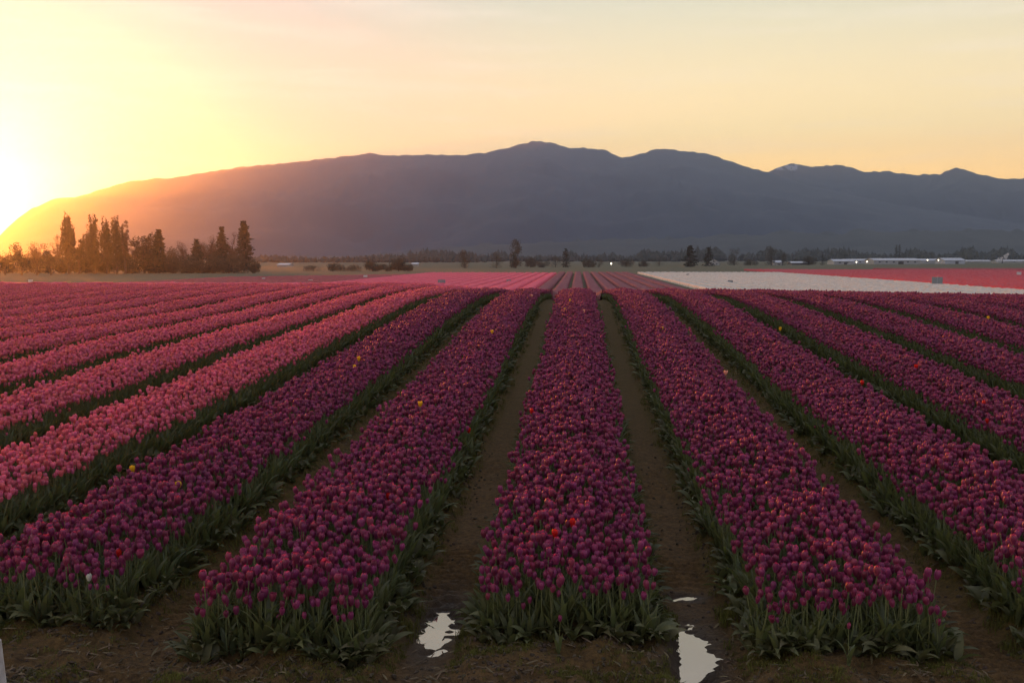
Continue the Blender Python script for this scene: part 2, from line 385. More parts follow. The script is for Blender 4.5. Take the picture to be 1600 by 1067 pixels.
# prototypes for the masses of plants (kept out of the scene, used only as instance shapes)
def proto_collection(name, meshes):
    col_ = bpy.data.collections.new(name)
    for j, m_ in enumerate(meshes):
        o = bpy.data.objects.new('%s_%02d' % (name, j), m_); col_.objects.link(o)
    return col_
def plant_protos(name, mat):
    ms = []
    for i in range(NV):
        h, bd, lv = variant(i); b = MB(); stem_into(b, i, 1, 4)
        for lf in lv: leaf_strip(b, *lf[:6], 2, lf[6])
        k0 = len(b.v); petal_mesh(b, i*3+1, H=.058+.004*(i % 3), RAD=.0186+.0011*(i % 4), openness=OPEN.get(i, 0))
        for q in range(k0, len(b.v)):
            x, y, z = b.v[q]; b.v[q] = (x+bd[0], y+bd[1], z+h-.004)
        ms.append(b.mesh(name, [mat, M_stem, M_leaf], True))
    return proto_collection(name, ms)
def scatter(name, pts, rots, scl, idx, coll, label, cat=None, kind='stuff', group=None):
    me = bpy.data.meshes.new(name); me.vertices.add(len(pts)); me.vertices.foreach_set('co', np.asarray(pts, np.float32).ravel())
    a = me.attributes.new('rot', 'FLOAT_VECTOR', 'POINT'); a.data.foreach_set('vector', np.asarray(rots, np.float32).ravel())
    a = me.attributes.new('scl', 'FLOAT', 'POINT'); a.data.foreach_set('value', np.asarray(scl, np.float32))
    a = me.attributes.new('pick', 'INT', 'POINT'); a.data.foreach_set('value', np.asarray(idx, np.int32))
    o = link(name, me); tag(o, label, cat, group, kind)
    g = bpy.data.node_groups.new(name, 'GeometryNodeTree'); g.interface.new_socket('Geometry', in_out='INPUT', socket_type='NodeSocketGeometry'); g.interface.new_socket('Geometry', in_out='OUTPUT', socket_type='NodeSocketGeometry')
    gi = g.nodes.new('NodeGroupInput'); go = g.nodes.new('NodeGroupOutput'); ip = g.nodes.new('GeometryNodeInstanceOnPoints')
    ci = g.nodes.new('GeometryNodeCollectionInfo'); ci.inputs['Collection'].default_value = coll; ci.inputs['Separate Children'].default_value = True; ci.inputs['Reset Children'].default_value = True
    def na(nm, ty):
        q = g.nodes.new('GeometryNodeInputNamedAttribute'); q.data_type = ty; q.inputs[0].default_value = nm; return q.outputs[0]
    l = g.links; l.new(gi.outputs[0], ip.inputs['Points']); l.new(ci.outputs[0], ip.inputs['Instance']); ip.inputs['Pick Instance'].default_value = True
    l.new(na('pick', 'INT'), ip.inputs['Instance Index'])
    e2r = g.nodes.new('FunctionNodeEulerToRotation'); l.new(na('rot', 'FLOAT_VECTOR'), e2r.inputs[0]); l.new(e2r.outputs[0], ip.inputs['Rotation'])
    l.new(na('scl', 'FLOAT'), ip.inputs['Scale']); l.new(ip.outputs[0], go.inputs[0])
    md = o.modifiers.new('scatter', 'NODES'); md.node_group = g
    return o
def project(p):
    q = p-CAM; z = q@FWD; return 800+FPX*(q@RGT)/z, 533.5-FPX*(q@UPV)/z, z
def bed_points(i, dens, y_end):
    cx = X0+i*S; y0 = front_y(i); sp = 1/math.sqrt(dens)
    xs = np.arange(-HB+.03, HB-.02, sp); ys = np.arange(y0, y_end, sp)
    A, B = np.meshgrid(xs, ys); A = A.ravel()+rng.uniform(-.5, .5, A.size)*sp*1.1; B = B.ravel()+rng.uniform(-.5, .5, B.size)*sp*1.1
    A = A+.05*vn(B, np.full_like(B, i), .8, 3+i)*np.sign(A)*(np.abs(A) > .45)*1.4
    keep = rng.random(A.size) > .05+.22*(np.abs(A) > .56); A, B = A[keep], B[keep]
    x = cx+A; y = B; z = ground_z(x, y)-.005
    P = np.stack([x, y, z], 1); px, py, d = project(P+np.array([0, 0, .3]))
    vis = (px > -90) & (px < 1690) & (d > 0)
    edge = A[vis]/HB; return P[vis], edge
beds = range(-17, 17)
PP, PE, KP, KE = [], [], [], []
for i in beds:
    ye = 50.0
    p, e = bed_points(i, 330, ye)
    (KP if i <= -3 else PP).append(p); (KE if i <= -3 else PE).append(e)
PP = np.concatenate(PP); PE = np.concatenate(PE); KP = np.concatenate(KP); KE = np.concatenate(KE)
def plant_attrs(P, E):
    n_ = len(P); rot = np.zeros((n_, 3)); rot[:, 2] = rng.uniform(0, 2*math.pi, n_)
    # plants at bed edges lean outwards a little: done as a world tilt about Y after random spin is not possible with one Euler, so tilt first
    rot[:, 0] = rng.normal(0, .08, n_); rot[:, 1] = rng.normal(0, .07, n_)+.12*E*np.abs(E)
    sc = (1.0+rng.normal(0, .07, n_)+.10*fbm(P[:, 0], P[:, 1], 1.3, 2, 61))*(1-.05*np.abs(E)**3)
    bk = P[:, 1]-np.array([front_y(int(round((q-X0)/S))) for q in P[:, 0]]); sc = np.where(bk < .40, sc*rng.uniform(.76+.5*np.clip(bk, 0, .4), 1.03, n_), sc)
    sc = np.where(rng.random(n_) < .10, sc*rng.uniform(.72, .92, n_), sc)
    return rot, sc, rng.choice(NV, n_, p=[.15, .15, .11, .15, .15, .13, .12, .04])
rotP, scP, ixP = plant_attrs(PP, PE); rotK, scK, ixK = plant_attrs(KP, KE)
# the 300 purple tulips that show largest become things of their own
px, pyy, d = project(PP+np.array([0, 0, .45])); inview = (px > 5) & (px < 1595) & (pyy < 1060)
ordr = np.argsort(np.where(inview, d, 1e9))[:300]
bedname = {-2: 'of the leftmost bed', -1: 'of the second bed', 0: 'of the middle bed', 1: 'of the fourth bed', 2: 'of the rightmost bed'}
near_mask = np.zeros(len(PP), bool); near_mask[ordr] = True
for q in ordr:
    bi = int(round((PP[q, 0]-X0)/S)); e = PE[q]; back = PP[q, 1]-front_y(bi)
    side_ = 'left corner' if e < -.6 else 'left half' if e < 0 else 'right half' if e < .6 else 'right corner'
    row_ = 'front row' if back < .09 else 'second row' if back < .17 else 'third row' if back < .26 else 'fourth row' if back < .35 else 'fifth row'
    open_ = ' half-open' if ixP[q] in (2, 7) else ''
    lean_ = ' left-leaning' if rotP[q, 1] < -.07 else ' right-leaning' if rotP[q, 1] > .07 else ''
    tall = 'tall' if scP[q] > 1.05 else 'short' if scP[q] < .94 else 'mid-sized'
    lab = '%s%s purple tulip, %s, %s %s' % (tall, lean_+open_, row_, side_, bedname.get(bi, 'of a bed beyond'))
    tulip_thing(PP[q], rotP[q, 2], scP[q], int(ixP[q]), M_purple, lab, group='purple tulips at the near ends of the beds', tilt=(rotP[q, 0], rotP[q, 1]))
far = ~near_mask
scatter('purple_tulips', PP[far], rotP[far], scP[far], ixP[far], plant_protos('purple_plant', M_purple), 'mass of purple tulips filling the middle and right beds to the crest', 'tulips')
scatter('pink_tulips', KP, rotK, scK, ixK, plant_protos('pink_plant', M_pink), 'mass of rosy pink tulips filling the sunlit beds on the left', 'tulips')
# stray tulips of other colours
def on_tops(px, py):
    dr = ray(px, py); t = 4.0
    while t < 60:
        p = CAM+dr*t
        if p[2] < float(base_z(p[0], p[1]))+.42: break
        t += .03
    return p
strays = [
 (210, 731, M_yellow, 'yellow', 'yellow tulip leftmost of all, on the dark lane edge of the last purple bed'), (285, 758, M_yellow, 'yellow', 'yellow tulip in the left purple bed, right of the leftmost yellow one'),
 (556, 577, M_yellow, 'yellow', 'yellow tulip lower of a touching pair beside the left furrow'), (561, 570, M_yellow, 'yellow', 'yellow tulip upper of a touching pair beside the left furrow'),
 (660, 640, M_yellow, 'yellow', 'open yellow tulip midway up the bed left of the centre bed'), (770, 525, M_yellow, 'yellow', 'yellow tulip high up the bed left of the centre bed'),
 (880, 487, M_yellow, 'yellow', 'yellow tulip nearer of two at the top of the centre bed'), (891, 471, M_yellow, 'yellow', 'yellow tulip farther of two at the top of the centre bed'),
 (913, 488, M_peach, 'peach', 'peach tulip at the top of the centre bed beside the yellow ones'), (831, 464, M_peach, 'peach', 'pale peach tulip at the far left corner of the centre lane'),
 (1033, 516, M_yellow, 'yellow', 'small yellow tulip high in the bed right of the centre bed'), (1220, 517, M_yellow, 'yellow', 'yellow tulip on the lane edge two beds right of centre'),
 (1137, 589, M_peach, 'peach', 'faded orange tulip on the right edge of the bed right of centre'), (1543, 501, M_yellow, 'yellow', 'yellow tulip far right near the crest'), (1372, 455, M_yellow, 'yellow', 'yellow tulip standing on the crest before the white field'),
 (736, 662, M_red, 'red', 'bright red tulip on the right edge of the bed left of centre'), (829, 648, M_red, 'red', 'red tulip on the left side of the centre bed'),
 (926, 650, M_red, 'red', 'red tulip in the right half of the centre bed'), (609, 770, M_red, 'red', 'red tulip low in the bed left of the centre bed'),
 (868, 845, M_red, 'red', 'scarlet tulip near the front of the centre bed'), (180, 857, M_red, 'red', 'red tulip in the lower left corner bed'),
 (897, 828, M_red, 'red', 'small red tulip just above and right of the scarlet one in the centre bed'), (1348, 603, M_red, 'red', 'dull red tulip halfway up the second bed right of centre'), (1435, 578, M_red, 'red', 'red tulip on the far bed at the right'), (1540, 633, M_red, 'red', 'red tulip near the right frame edge'),
 (1548, 655, M_red, 'red', 'dark red tulip just below the one near the right frame edge'), (134, 884, M_white, 'white', 'closed white tulip bud low in the left corner bed'), (545, 955, M_purple, 'violet', 'low drooping violet tulip at the foot of the bed left of the left puddle'),
 (1325, 985, M_purple, 'violet', 'low violet tulip at the foot of the bed right of the large puddle'), (873, 955, M_purple, 'violet', 'low violet tulip at the foot of the centre bed')]
for k, (a, c, m_, cn, lb) in enumerate(strays):
    if cn == 'violet':
        p, _ = on_plain(a, c+70, 0.0); sc_ = .62; z = float(ground_z(p[0], p[1]))
    else:
        p = on_tops(a, c); sc_ = 1.22 if c < 650 else 1.05; z = float(ground_z(p[0], p[1]))
    big = .80 if cn == 'white' else 1.0
    tulip_thing((p[0], p[1], z), random.uniform(0, 6), sc_*big, k % NV, m_, lb, group='stray %s tulips' % cn, openness=.6 if cn in ('yellow', 'peach') else 0)
# ================================================================== ground litter, weeds, clods
def tuft(seed, n_, hgt, wd, mat, spread=.03, flat=0):
    r_ = random.Random(seed); b = MB()
    for k in range(n_):
        az = r_.uniform(0, 6.28); h = hgt*r_.uniform(.5, 1.1); le = r_.uniform(.2, 1.0)+flat; x0 = r_.uniform(-spread, spread); y0 = r_.uniform(-spread, spread); c, s_ = math.cos(az), math.sin(az); q = wd*r_.uniform(.6, 1.2)
        p1 = (x0+c*h*.35*le, y0+s_*h*.35*le, h*.6*(1-.4*flat)); p2 = (x0+c*h*.9*le, y0+s_*h*.9*le, h*(1-.7*flat))
        b.add([(x0-s_*q, y0+c*q, -.01), (x0+s_*q, y0-c*q, -.01), (p1[0]+s_*q*.8, p1[1]-c*q*.8, p1[2]), (p1[0]-s_*q*.8, p1[1]+c*q*.8, p1[2]), p2], [(0, 1, 2, 3), (3, 2, 4)])
    return b.mesh('tuft', [mat])
M_weed = material('weed_green', (.115, .105, .020), .8, trans=(.3, (.12, .14, .03)), objvar=.3)
M_straw = material('dead_leaf_litter', (.125, .088, .045), .9, objvar=.5, var=(.07, .05, .026), vscale=20)
M_clod = material('soil_clod', (.075, .053, .032), .95, objvar=.3, var=(.05, .035, .02), vscale=30, bump=.5, bscale=60)
weeds = proto_collection('weed', [tuft(i, 9, .055, .004, M_weed, .04) for i in range(5)])
def litter_mesh(seed):
    r_ = random.Random(seed); b = MB(); n_ = 4; Ln = r_.uniform(.03, .10); wd = r_.uniform(.0015, .008); cv = r_.uniform(.2, 1.4); vs = []
    for i in range(n_+1):
        t = i/n_; q = wd*math.sin(math.pi*(.1+.85*t)); an = cv*(t-.5)
        for s_ in (-1, 1): vs.append((Ln*(t-.5), s_*q+.01*math.sin(an*2), .012+.5*Ln*(math.cos(an)-.9)+s_*q*.4*r_.uniform(-1, 1)))
    b.add(vs, [(2*i, 2*i+1, 2*i+3, 2*i+2) for i in range(n_)]); return b.mesh('litter', [M_straw])
def clod_mesh(seed):
    import bmesh
    r_ = random.Random(seed); bm = bmesh.new(); bmesh.ops.create_icosphere(bm, subdivisions=1, radius=.02)
    for v in bm.verts: v.co *= r_.uniform(.6, 1.25); v.co.z *= .7
    m_ = bpy.data.meshes.new('clod'); bm.to_mesh(m_); bm.free(); m_.materials.append(M_clod); return m_
def rand_ground(n_, x0, x1, y0, y1, fn, power=1.0):
    x = rng.uniform(x0, x1, n_); y = y0+(y1-y0)*rng.random(n_)**power; k = rng.random(n_) < fn(x, y); return x[k], y[k]
def near_pud(x, y):
    q = np.ones_like(x)
    for (cx, cy, rx, ry, dp, sl_) in PUD: q = q*(((x-cx-sl_*(y-cy))/rx)**2+((y-cy)/ry)**2 > 1.25)
    return q
x, y = rand_ground(34000, -5, 5.5, 5.2, 7.2, lambda a, b: near_pud(a, b)*(np.abs(tracks(a, b)[0]) > .16)*(.08+.92*(fbm(a, b, .35, 3, 18) > .05)), 1.0)
hx, hy = x, y
x, y = rand_ground(110000, -9, 10, 5.4, 30, lambda a, b: near_pud(a, b)*ss(.12, .30, np.abs(tracks(a, b)[0]))*(np.abs(tracks(a, b)[0]) < .42)*(.3+.7*(fbm(a, b, .7, 3, 8) > -.05))*ss(5.8, 7.5, b), 1.7)
x = np.concatenate([x, hx]); y = np.concatenate([y, hy]); n_ = len(x); P = np.stack([x, y, ground_z(x, y)], 1)
scatter('furrow_weeds', P, np.stack([0*x, 0*x, rng.uniform(0, 6.28, n_)], 1), rng.uniform(.4, 1.1, n_)*np.where(y < 6.6, .55, 1), rng.integers(0, 5, n_), weeds, 'low green weeds and moss on the furrow shoulders', 'weeds')
x, y = rand_ground(16000, -4.6, 5.2, 5.3, 12, lambda a, b: near_pud(a, b)*(.25+.75*ss(7.0, 6.3, b))*(.35+.65*(fbm(a, b, .5, 3, 88) > 0)), 2.0)
n_ = len(x); P = np.stack([x, y, ground_z(x, y)], 1)
scatter('leaf_litter', P, np.stack([rng.normal(0, .3, n_), rng.normal(0, .3, n_), rng.uniform(0, 6.28, n_)], 1), rng.uniform(.45, 1.15, n_), rng.integers(0, 6, n_), proto_collection('litter', [litter_mesh(i) for i in range(6)]), 'dead leaves and straw trodden into the mud', 'litter')
x, y = rand_ground(26000, -4.6, 5.2, 5.3, 13, lambda a, b: near_pud(a, b)*(.25+.75*(fbm(a, b, .4, 3, 28) > 0))*(.25+.75*(np.abs(tracks(a, b)[0]) > .2)), 1.7)
n_ = len(x); P = np.stack([x, y, ground_z(x, y)], 1)
scatter('soil_clods', P, rng.uniform(0, 6.28, (n_, 3)), rng.uniform(.2, 1.15, n_)**1.5, rng.integers(0, 5, n_), proto_collection('clod', [clod_mesh(i) for i in range(5)]), 'crumbly clods of soil on the headland and furrows', 'soil')
# broad low leaves sprawling at the front of each bed
M_wide = material('wide_leaf', (.085, .086, .032), .55, var=(.13, .12, .05), vscale=10, trans=(.25, (.14, .18, .05)), objvar=.3)
def wide_mesh(seed):
    b = MB(); r_ = random.Random(seed+900)
    for k in range(3): leaf_strip(b, r_.uniform(0, 6.28), r_.uniform(.16, .26), r_.uniform(.05, .075), r_.uniform(.8, 2.2), 0, r_.uniform(.3, .9), 0, r_.uniform(-1, 1))
    return b.mesh('wide', [M_wide], True)
wl = []
for i in range(-3, 4):
    for k in range(70):
        wl.append((X0+i*S+random.uniform(-HB, HB), front_y(i)+random.uniform(-.10, .12)))
    for k in range(900):
        sg = random.choice((-1, 1)); wl.append((X0+i*S+sg*(HB+random.uniform(-.10, .06)), front_y(i)+random.random()**1.2*26))
wl = np.array(wl); x, y = wl[:, 0], wl[:, 1]; n_ = len(x)
scatter('low_tulip_leaves', np.stack([x, y, ground_z(x, y)], 1), np.stack([0*x, 0*x, rng.uniform(0, 6.28, n_)], 1), rng.uniform(.55, 1.05, n_), rng.integers(0, 6, n_), proto_collection('wide', [wide_mesh(i) for i in range(6)]), 'broad tulip leaves sprawling at the feet of the beds', 'leaves')
# ================================================================== far flower fields on the plain
def strip_field(name, x0, x1, y0, y1, mat, label, gap_dark=True):
    ks = range(int(math.ceil((x0-X0)/S)), int(math.floor((x1-X0)/S))+1); V = []; F = []; base = 0
    for k in ks:
        cx = X0+k*S; ya, yb = (y0(cx) if callable(y0) else y0), (y1(cx) if callable(y1) else y1)
        if yb-ya < 3: continue
        ys = np.arange(ya, yb, .5); ofs = np.array([-.68, -.62, -.3, 0, .3, .62, .68])
        Y, O = np.meshgrid(ys, ofs, indexing='ij'); Z = np.where(np.abs(O) > .65, 0, .44)+np.where(np.abs(O) > .65, 0, rng.normal(0, .035, O.shape))
        Xc = cx+O+rng.normal(0, .03, O.shape); v = np.stack([Xc, Y, Z+base_z(Xc, Y)], -1).reshape(-1, 3); m_ = len(ofs)
        i2 = np.arange(len(ys)-1)[:, None]*m_+np.arange(m_-1)[None, :]
        f = np.stack([i2, i2+1, i2+m_+1, i2+m_], -1).reshape(-1, 4)+base; f = np.concatenate([f, np.array([[1, 0, 0, 6], [2, 1, 6, 5], [3, 2, 5, 4]])[1:]+base]); V.append(v); F.append(f); base += len(v)
    me = bpy.data.meshes.new(name); fast_mesh(me, np.concatenate(V), np.concatenate(F), False); me.materials.append(mat)
    return tag(link(name, me), label, 'flower field', kind='stuff')
M_fpink = material('far_pink_bloom', (.62, .055, .10), .8, var=(.75, .09, .15), vscale=3)
M_fpurp = material('far_mauve_bloom', (.15, .028, .045), .8, var=(.21, .045, .065), vscale=3)
M_fwhite = material('far_white_bloom', (.42, .40, .33), .8, var=(.58, .56, .48), vscale=1.5)
M_fred = material('far_red_bloom', (.40, .03, .045), .8, var=(.50, .05, .07), vscale=2)
M_fdark = material('far_crimson_bloom', (.25, .03, .04), .8, var=(.34, .05, .06), vscale=2)
strip_field('pink_flower_field', -34, -5, 49, lambda x: 228, M_fpink, 'bright pink tulip field beyond the crest left of centre')
strip_field('crimson_flower_field', -62, -34.5, 49, lambda x: 205+(x+34)*1.2, M_fdark, 'dark crimson tulip field beyond the pink beds at left')
strip_field('mauve_flower_field', -4.5, 12.6, 49, 240, M_fpurp, 'dull mauve tulip rows beyond the crest at centre')
strip_field('white_flower_field', 13, 47, 49, 238, M_fwhite, 'white tulip field beyond the crest at right')
strip_field('red_flower_field', 48, 118, 49, lambda x: 300-.2*(x-48), M_fred, 'red tulip field behind the white one at right')
strip_field('plum_flower_field', 95, 190, 285, 330, M_fdark, 'thin plum coloured tulip strip at far right')
# ================================================================== field signs and stake
def sign(px, py_base, wpx, hpx, hgt_px, mat, label, name='field_sign', double=False):
    p, d = on_plain(px, py_base); s_ = d/FPX; root = empty(name, (p[0], p[1], PLAIN), YAW); tag(root, label, 'sign', 'field row signs')
    b = MB(); W = wpx*s_; H = hpx*s_; T = hgt_px*s_; b.box(-W/2, W/2, -.02, .02, T-H, T); 
    b.build('board', mat, root)
    b = MB(); b.box(-.03, .03, .022, .075, -.2, T*1.06 if double else T-.02); b.build('post', M_woodpost, root)
    if double:
        b = MB(); b.box(-.03, .03, -.075, -.022, -.2, T*1.08); b.build('post', M_metal, root)
    return root
sign(1464, 449, 17, 10.5, 16, M_board, 'large grey sign board on a dark post before the white field', double=True)
sign(690, 447, 12, 6, 10, M_board, 'grey sign board standing in the bright pink field')
sign(1141, 446, 8, 4, 8, M_board, 'small dark sign board in the white field')
sign(1075, 433, 4.5, 3, 5, M_board, 'tiny dark sign at the back of the white field')
sign(795, 444, 7, 4, 7, M_board, 'small green grey sign at the right of the pink field')
sign(571, 437, 6, 4, 7, M_boardw, 'small white sign in the dark crimson field')
sign(485, 443, 7, 4, 6, M_boardw, 'pale sign at the near edge of the crimson field')
sign(412, 440, 5, 3, 6, M_boardw, 'tiny white sign on the grass edge left of the crimson field')
sign(272, 445, 7, 3, 5, M_boardw, 'pale sign low on the grass above the left beds')
sign(48, 448, 7, 6, 11, M_boardw, 'pale sign board at far left in the sun glow')
sign(1592, 433, 7, 5, 8, M_boardw, 'small pale sign at the right end of the red field')
# white stake in the lower left corner
dr = ray(2, 992); t = 5.35; p = CAM+dr*t; root = empty('marker_stake', (p[0]+.045, p[1]-.02, float(ground_z(p[0], p[1])))); root.rotation_euler = (0, R(-4), R(18))
tag(root, 'weathered white wooden stake in the lower left corner', 'stake')
b = MB(); Hs = p[2]-root.location.z; b.box(-.026, .026, -.011, .011, -.1, Hs-.012); b.build('shaft', material('white_painted_wood', (.48, .46, .43), .75, var=(.36, .34, .31), vscale=25, bump=.3), root)
b = MB(); b.add([(-.026, -.011, Hs-.012), (.026, -.011, Hs-.012), (.026, .011, Hs-.012), (-.026, .011, Hs-.012), (-.022, -.008, Hs), (.020, -.008, Hs-.004), (.020, .008, Hs-.004), (-.022, .008, Hs)], [(4, 5, 6, 7), (0, 1, 5, 4), (1, 2, 6, 5), (2, 3, 7, 6), (3, 0, 4, 7)]); b.build('tip', bpy.data.materials['white_painted_wood'], root)
# ================================================================== trees
def leafcloud(b, centres, r_, size, n_):
    for _ in range(n_):
        c = centres[r_.randrange(len(centres))]; rad = c[3]
        while True:
            v = Vector((r_.uniform(-1, 1), r_.uniform(-1, 1), r_.uniform(-1, 1)))
            if v.length < 1: break
        p = Vector(c[:3])+Vector((v.x*rad, v.y*rad, v.z*rad*(c[4] if len(c) > 4 else 1)))
        a = Vector((r_.uniform(-1, 1), r_.uniform(-1, 1), r_.uniform(-1, 1))).normalized()*size*r_.uniform(.6, 1.3)
        q = a.orthogonal().normalized()*size*r_.uniform(.3, .8)
        b.add([p-a, p+q, p+a, p-q], [(0, 1, 2, 3)])
def tree(kind, px, yb, yt, wpx, label, lean=0, group=None, seed=None, zoff=0):
    p, d = on_plain(px, yb); s_ = d/FPX; H = (yb-yt)*s_; W = wpx*s_; r_ = random.Random(seed if seed is not None else int(px*7+yt))
    names = {'conifer': 'conifer_tree', 'poplar': 'poplar_tree', 'broad': 'broadleaf_tree', 'bare': 'bare_tree', 'bush': 'bush', 'egg': 'broadleaf_tree'}
    root = empty(names[kind], (p[0], p[1], PLAIN-.05)); root.rotation_euler = (0, lean, r_.uniform(0, .3)); tag(root, label, 'bush' if kind == 'bush' else 'tree', group)
    k = max(.25, min(1.0, (yb-yt)/60)); tb = MB(); cb = MB()
    if kind == 'conifer':
        tb.tube([(0, 0, 0), (0, 0, H*.5), (0, 0, H*.97)], [H*.022, H*.014, H*.004], 6)
        nl = int(10+14*k)
        for i in range(nl):
            t = i/nl; z = H*(.08+.9*t); rad = W/2*(1-t)**.75*r_.uniform(.75, 1.2)*(.75+.25*min(1, t*6)); m_ = int(5+5*k)
            for j in range(m_):
                an = r_.uniform(0, 6.28); L_ = rad*r_.uniform(.7, 1.15); tip = Vector((math.cos(an)*L_, math.sin(an)*L_, z-L_*.22)); bs = Vector((0, 0, z))
                if k > .5: tb.tube([bs, tip*.98+Vector((0, 0, 0))], [H*.004, H*.0015], 3, cap=False)
                for s2 in range(int(6+12*k)):
                    u = r_.uniform(.25, 1); q = bs.lerp(tip, u); sz = W*.055*r_.uniform(.7, 1.5)+H*.004
                    a = Vector((r_.uniform(-1, 1), r_.uniform(-1, 1), r_.uniform(-.7, .2)))*sz; c_ = Vector((r_.uniform(-1, 1), r_.uniform(-1, 1), r_.uniform(-.5, .5)))*sz
                    cb.add([q, q+a, q+a*.7+c_, q+c_], [(0, 1, 2, 3)])
        mt = M_conifer
    elif kind == 'poplar':
        tb.tube([(0, 0, 0), (0, 0, H*.5), (0, 0, H*.96)], [H*.02, H*.012, H*.003], 6)
        for i in range(int(26+40*k)):
            an = r_.uniform(0, 6.28); z0 = H*r_.uniform(.05, .6); L_ = min(H*r_.uniform(.2, .45), H*1.0-z0); rr = W/2*r_.uniform(.3, .98)*(1 if z0 < H*.45 else .6)
            q0 = Vector((0, 0, z0)); q1 = Vector((math.cos(an)*rr*.8, math.sin(an)*rr*.8, z0+L_*.4)); q2 = Vector((math.cos(an)*rr, math.sin(an)*rr, z0+L_))
            tb.tube([q0, q1, q2], [H*.005, H*.003, H*.001], 3, cap=False)
            for s2 in range(int(24+40*k)):
                u = r_.random(); q = q1.lerp(q2, u) if r_.random() < .75 else q0.lerp(q1, u); sz = H*.012*r_.uniform(.6, 1.6)
                o_ = Vector((r_.uniform(-1, 1), r_.uniform(-1, 1), r_.uniform(-1, 1)))*sz*1.3; a = Vector((r_.uniform(-.5, .5), r_.uniform(-.5, .5), 1))*sz; c_ = Vector((r_.uniform(-1, 1), r_.uniform(-1, 1), 0))*sz*.6
                cb.add([q+o_-a, q+o_+c_, q+o_+a, q+o_-c_], [(0, 1, 2, 3)])
        mt = M_poplar
    elif kind in ('broad', 'bare'):
        tips = []
        tb.tube([(0, 0, 0), (W*.02, 0, H*.25), (0, W*.02, H*.4)], [H*.028, H*.022, H*.016], 6)
        for i in range(int(7+7*k)):
            an = r_.uniform(0, 6.28); up = r_.uniform(.35, .96); rr = W/2*r_.uniform(.3, .9)*math.sqrt(max(.15, 1-(up-.55)**2*3.2)); q0 = Vector((0, 0, H*r_.uniform(.18, .4))); q2 = Vector((math.cos(an)*rr, math.sin(an)*rr, H*up*.92)); q1 = q0.lerp(q2, .5)+Vector((0, 0, H*.05))
            tb.tube([q0, q1, q2], [H*.011, H*.007, H*.003], 4, cap=False); tips.append((*q2, W*.2, .8)); tips.append((*q1, W*.18, .9))
            if kind == 'bare':
                for s2 in range(int(10+20*k)):
                    q = q1.lerp(q2, r_.random()); e = q+Vector((r_.uniform(-1, 1), r_.uniform(-1, 1), r_.uniform(-.1, 1.3)))*W*.16; tb.tube([q, e], [H*.003, H*.001], 3, cap=False)
        leafcloud(cb, tips, r_, H*(.022 if kind == 'broad' else .013), int((1700 if kind == 'broad' else 1100)*k+160)); mt = M_broad if kind == 'broad' else M_twig
    elif kind == 'egg':
        tb.tube([(0, 0, 0), (0, 0, H*.6)], [H*.03, H*.012], 6)
        cs_ = []
        for i in range(30):
            u = r_.random(); z = H*(.03+.87*u); rr = W/2*.72*(max(.05, 1-abs((u-.38)/.72)**2.4))**.6; an = r_.uniform(0, 6.28); cs_.append((math.cos(an)*rr, math.sin(an)*rr, z, W*.15+H*.02, 1.2))
            cs_.append((math.cos(an)*rr*.4, math.sin(an)*rr*.4, z, W*.18, 1.2))
        for i in range(6):
            q2 = cs_[i*4]; tb.tube([(0, 0, H*.15), q2[:3]], [H*.01, H*.004], 4, cap=False)
        leafcloud(cb, cs_, r_, H*.022, int(2000*k+300)); mt = M_poplar if seed == 1 else M_broad
    else:
        tb.tube([(0, 0, 0), (0, 0, H*.4)], [H*.06, H*.03], 5)
        cs_ = []
        for i in range(7): u = r_.uniform(-.36, .36); cs_.append((u*W, r_.uniform(-.3, .3)*W*.6, H*r_.uniform(.28, .72)*(1-abs(u)*.8), W*.17+H*.12, min(1, H/W*1.2)))
        for i in range(3): cs_.append((r_.uniform(-.3, .3)*W, 0, H*.2, W*.22, .6))
        leafcloud(cb, cs_, r_, H*.05, int(1600*k+1000)); mt = M_broad
    # fit crown to the wanted height
    zs = max(v[2] for v in cb.v); f = H/zs; cb.v = [(x, y, z*f) for x, y, z in cb.v]
    tb.build('trunk', M_bark, root); cb.build('crown', mt, root)
    return root
G1 = 'trees of the windbreak at left'
for a in [('broad', 8, 430, 388, 46, 'low tree lost in the sun glow at the left frame edge'), ('broad', 34, 430, 378, 34, 'round tree in the sun glow second from the left edge'), ('bare', 58, 430, 376, 30, 'thin bare tree in the sun glow'), ('broad', 80, 430, 380, 34, 'low tree left of the first tall poplar'),
          ('poplar', 108, 428, 330, 30, 'first tall poplar, pointed and alone at the left'), ('broad', 124, 428, 372, 24, 'small tree at the right foot of the first poplar'),
          ('poplar', 148, 428, 334, 24, 'poplar at the left of the close group of three'), ('poplar', 168, 428, 337, 20, 'poplar in the middle of the close group of three'), ('poplar', 183, 428, 336, 22, 'poplar at the right of the close group of three'),
          ('bare', 196, 428, 344, 16, 'slim bare tree right of the poplar group'), ('conifer', 207, 428, 360, 12, 'narrow leaning conifer snag right of the poplars'),
          ('broad', 226, 427, 362, 40, 'bushy dark tree left of the small conifer top'), ('conifer', 250, 427, 358, 38, 'ragged conifer in the middle of the windbreak'), ('broad', 272, 427, 384, 34, 'low dark tree between two conifers'),
          ('conifer', 308, 426, 373, 34, 'small pointed conifer before the bare trees'), ('bare', 290, 426, 376, 34, 'pale bare tree left of the small pointed conifer'), ('bare', 328, 425, 366, 44, 'wide bare tree behind the pointed conifers'),
          ('conifer', 348, 425, 354, 34, 'tall thin topped conifer second from the right end'), ('bare', 362, 424, 362, 26, 'bare tree between the two tallest conifers'), ('conifer', 382, 424, 345, 42, 'tallest broad conifer at the right end of the windbreak')]:
    tree(*a, lean=R(-12) if a[1] == 207 else 0, group=G1)
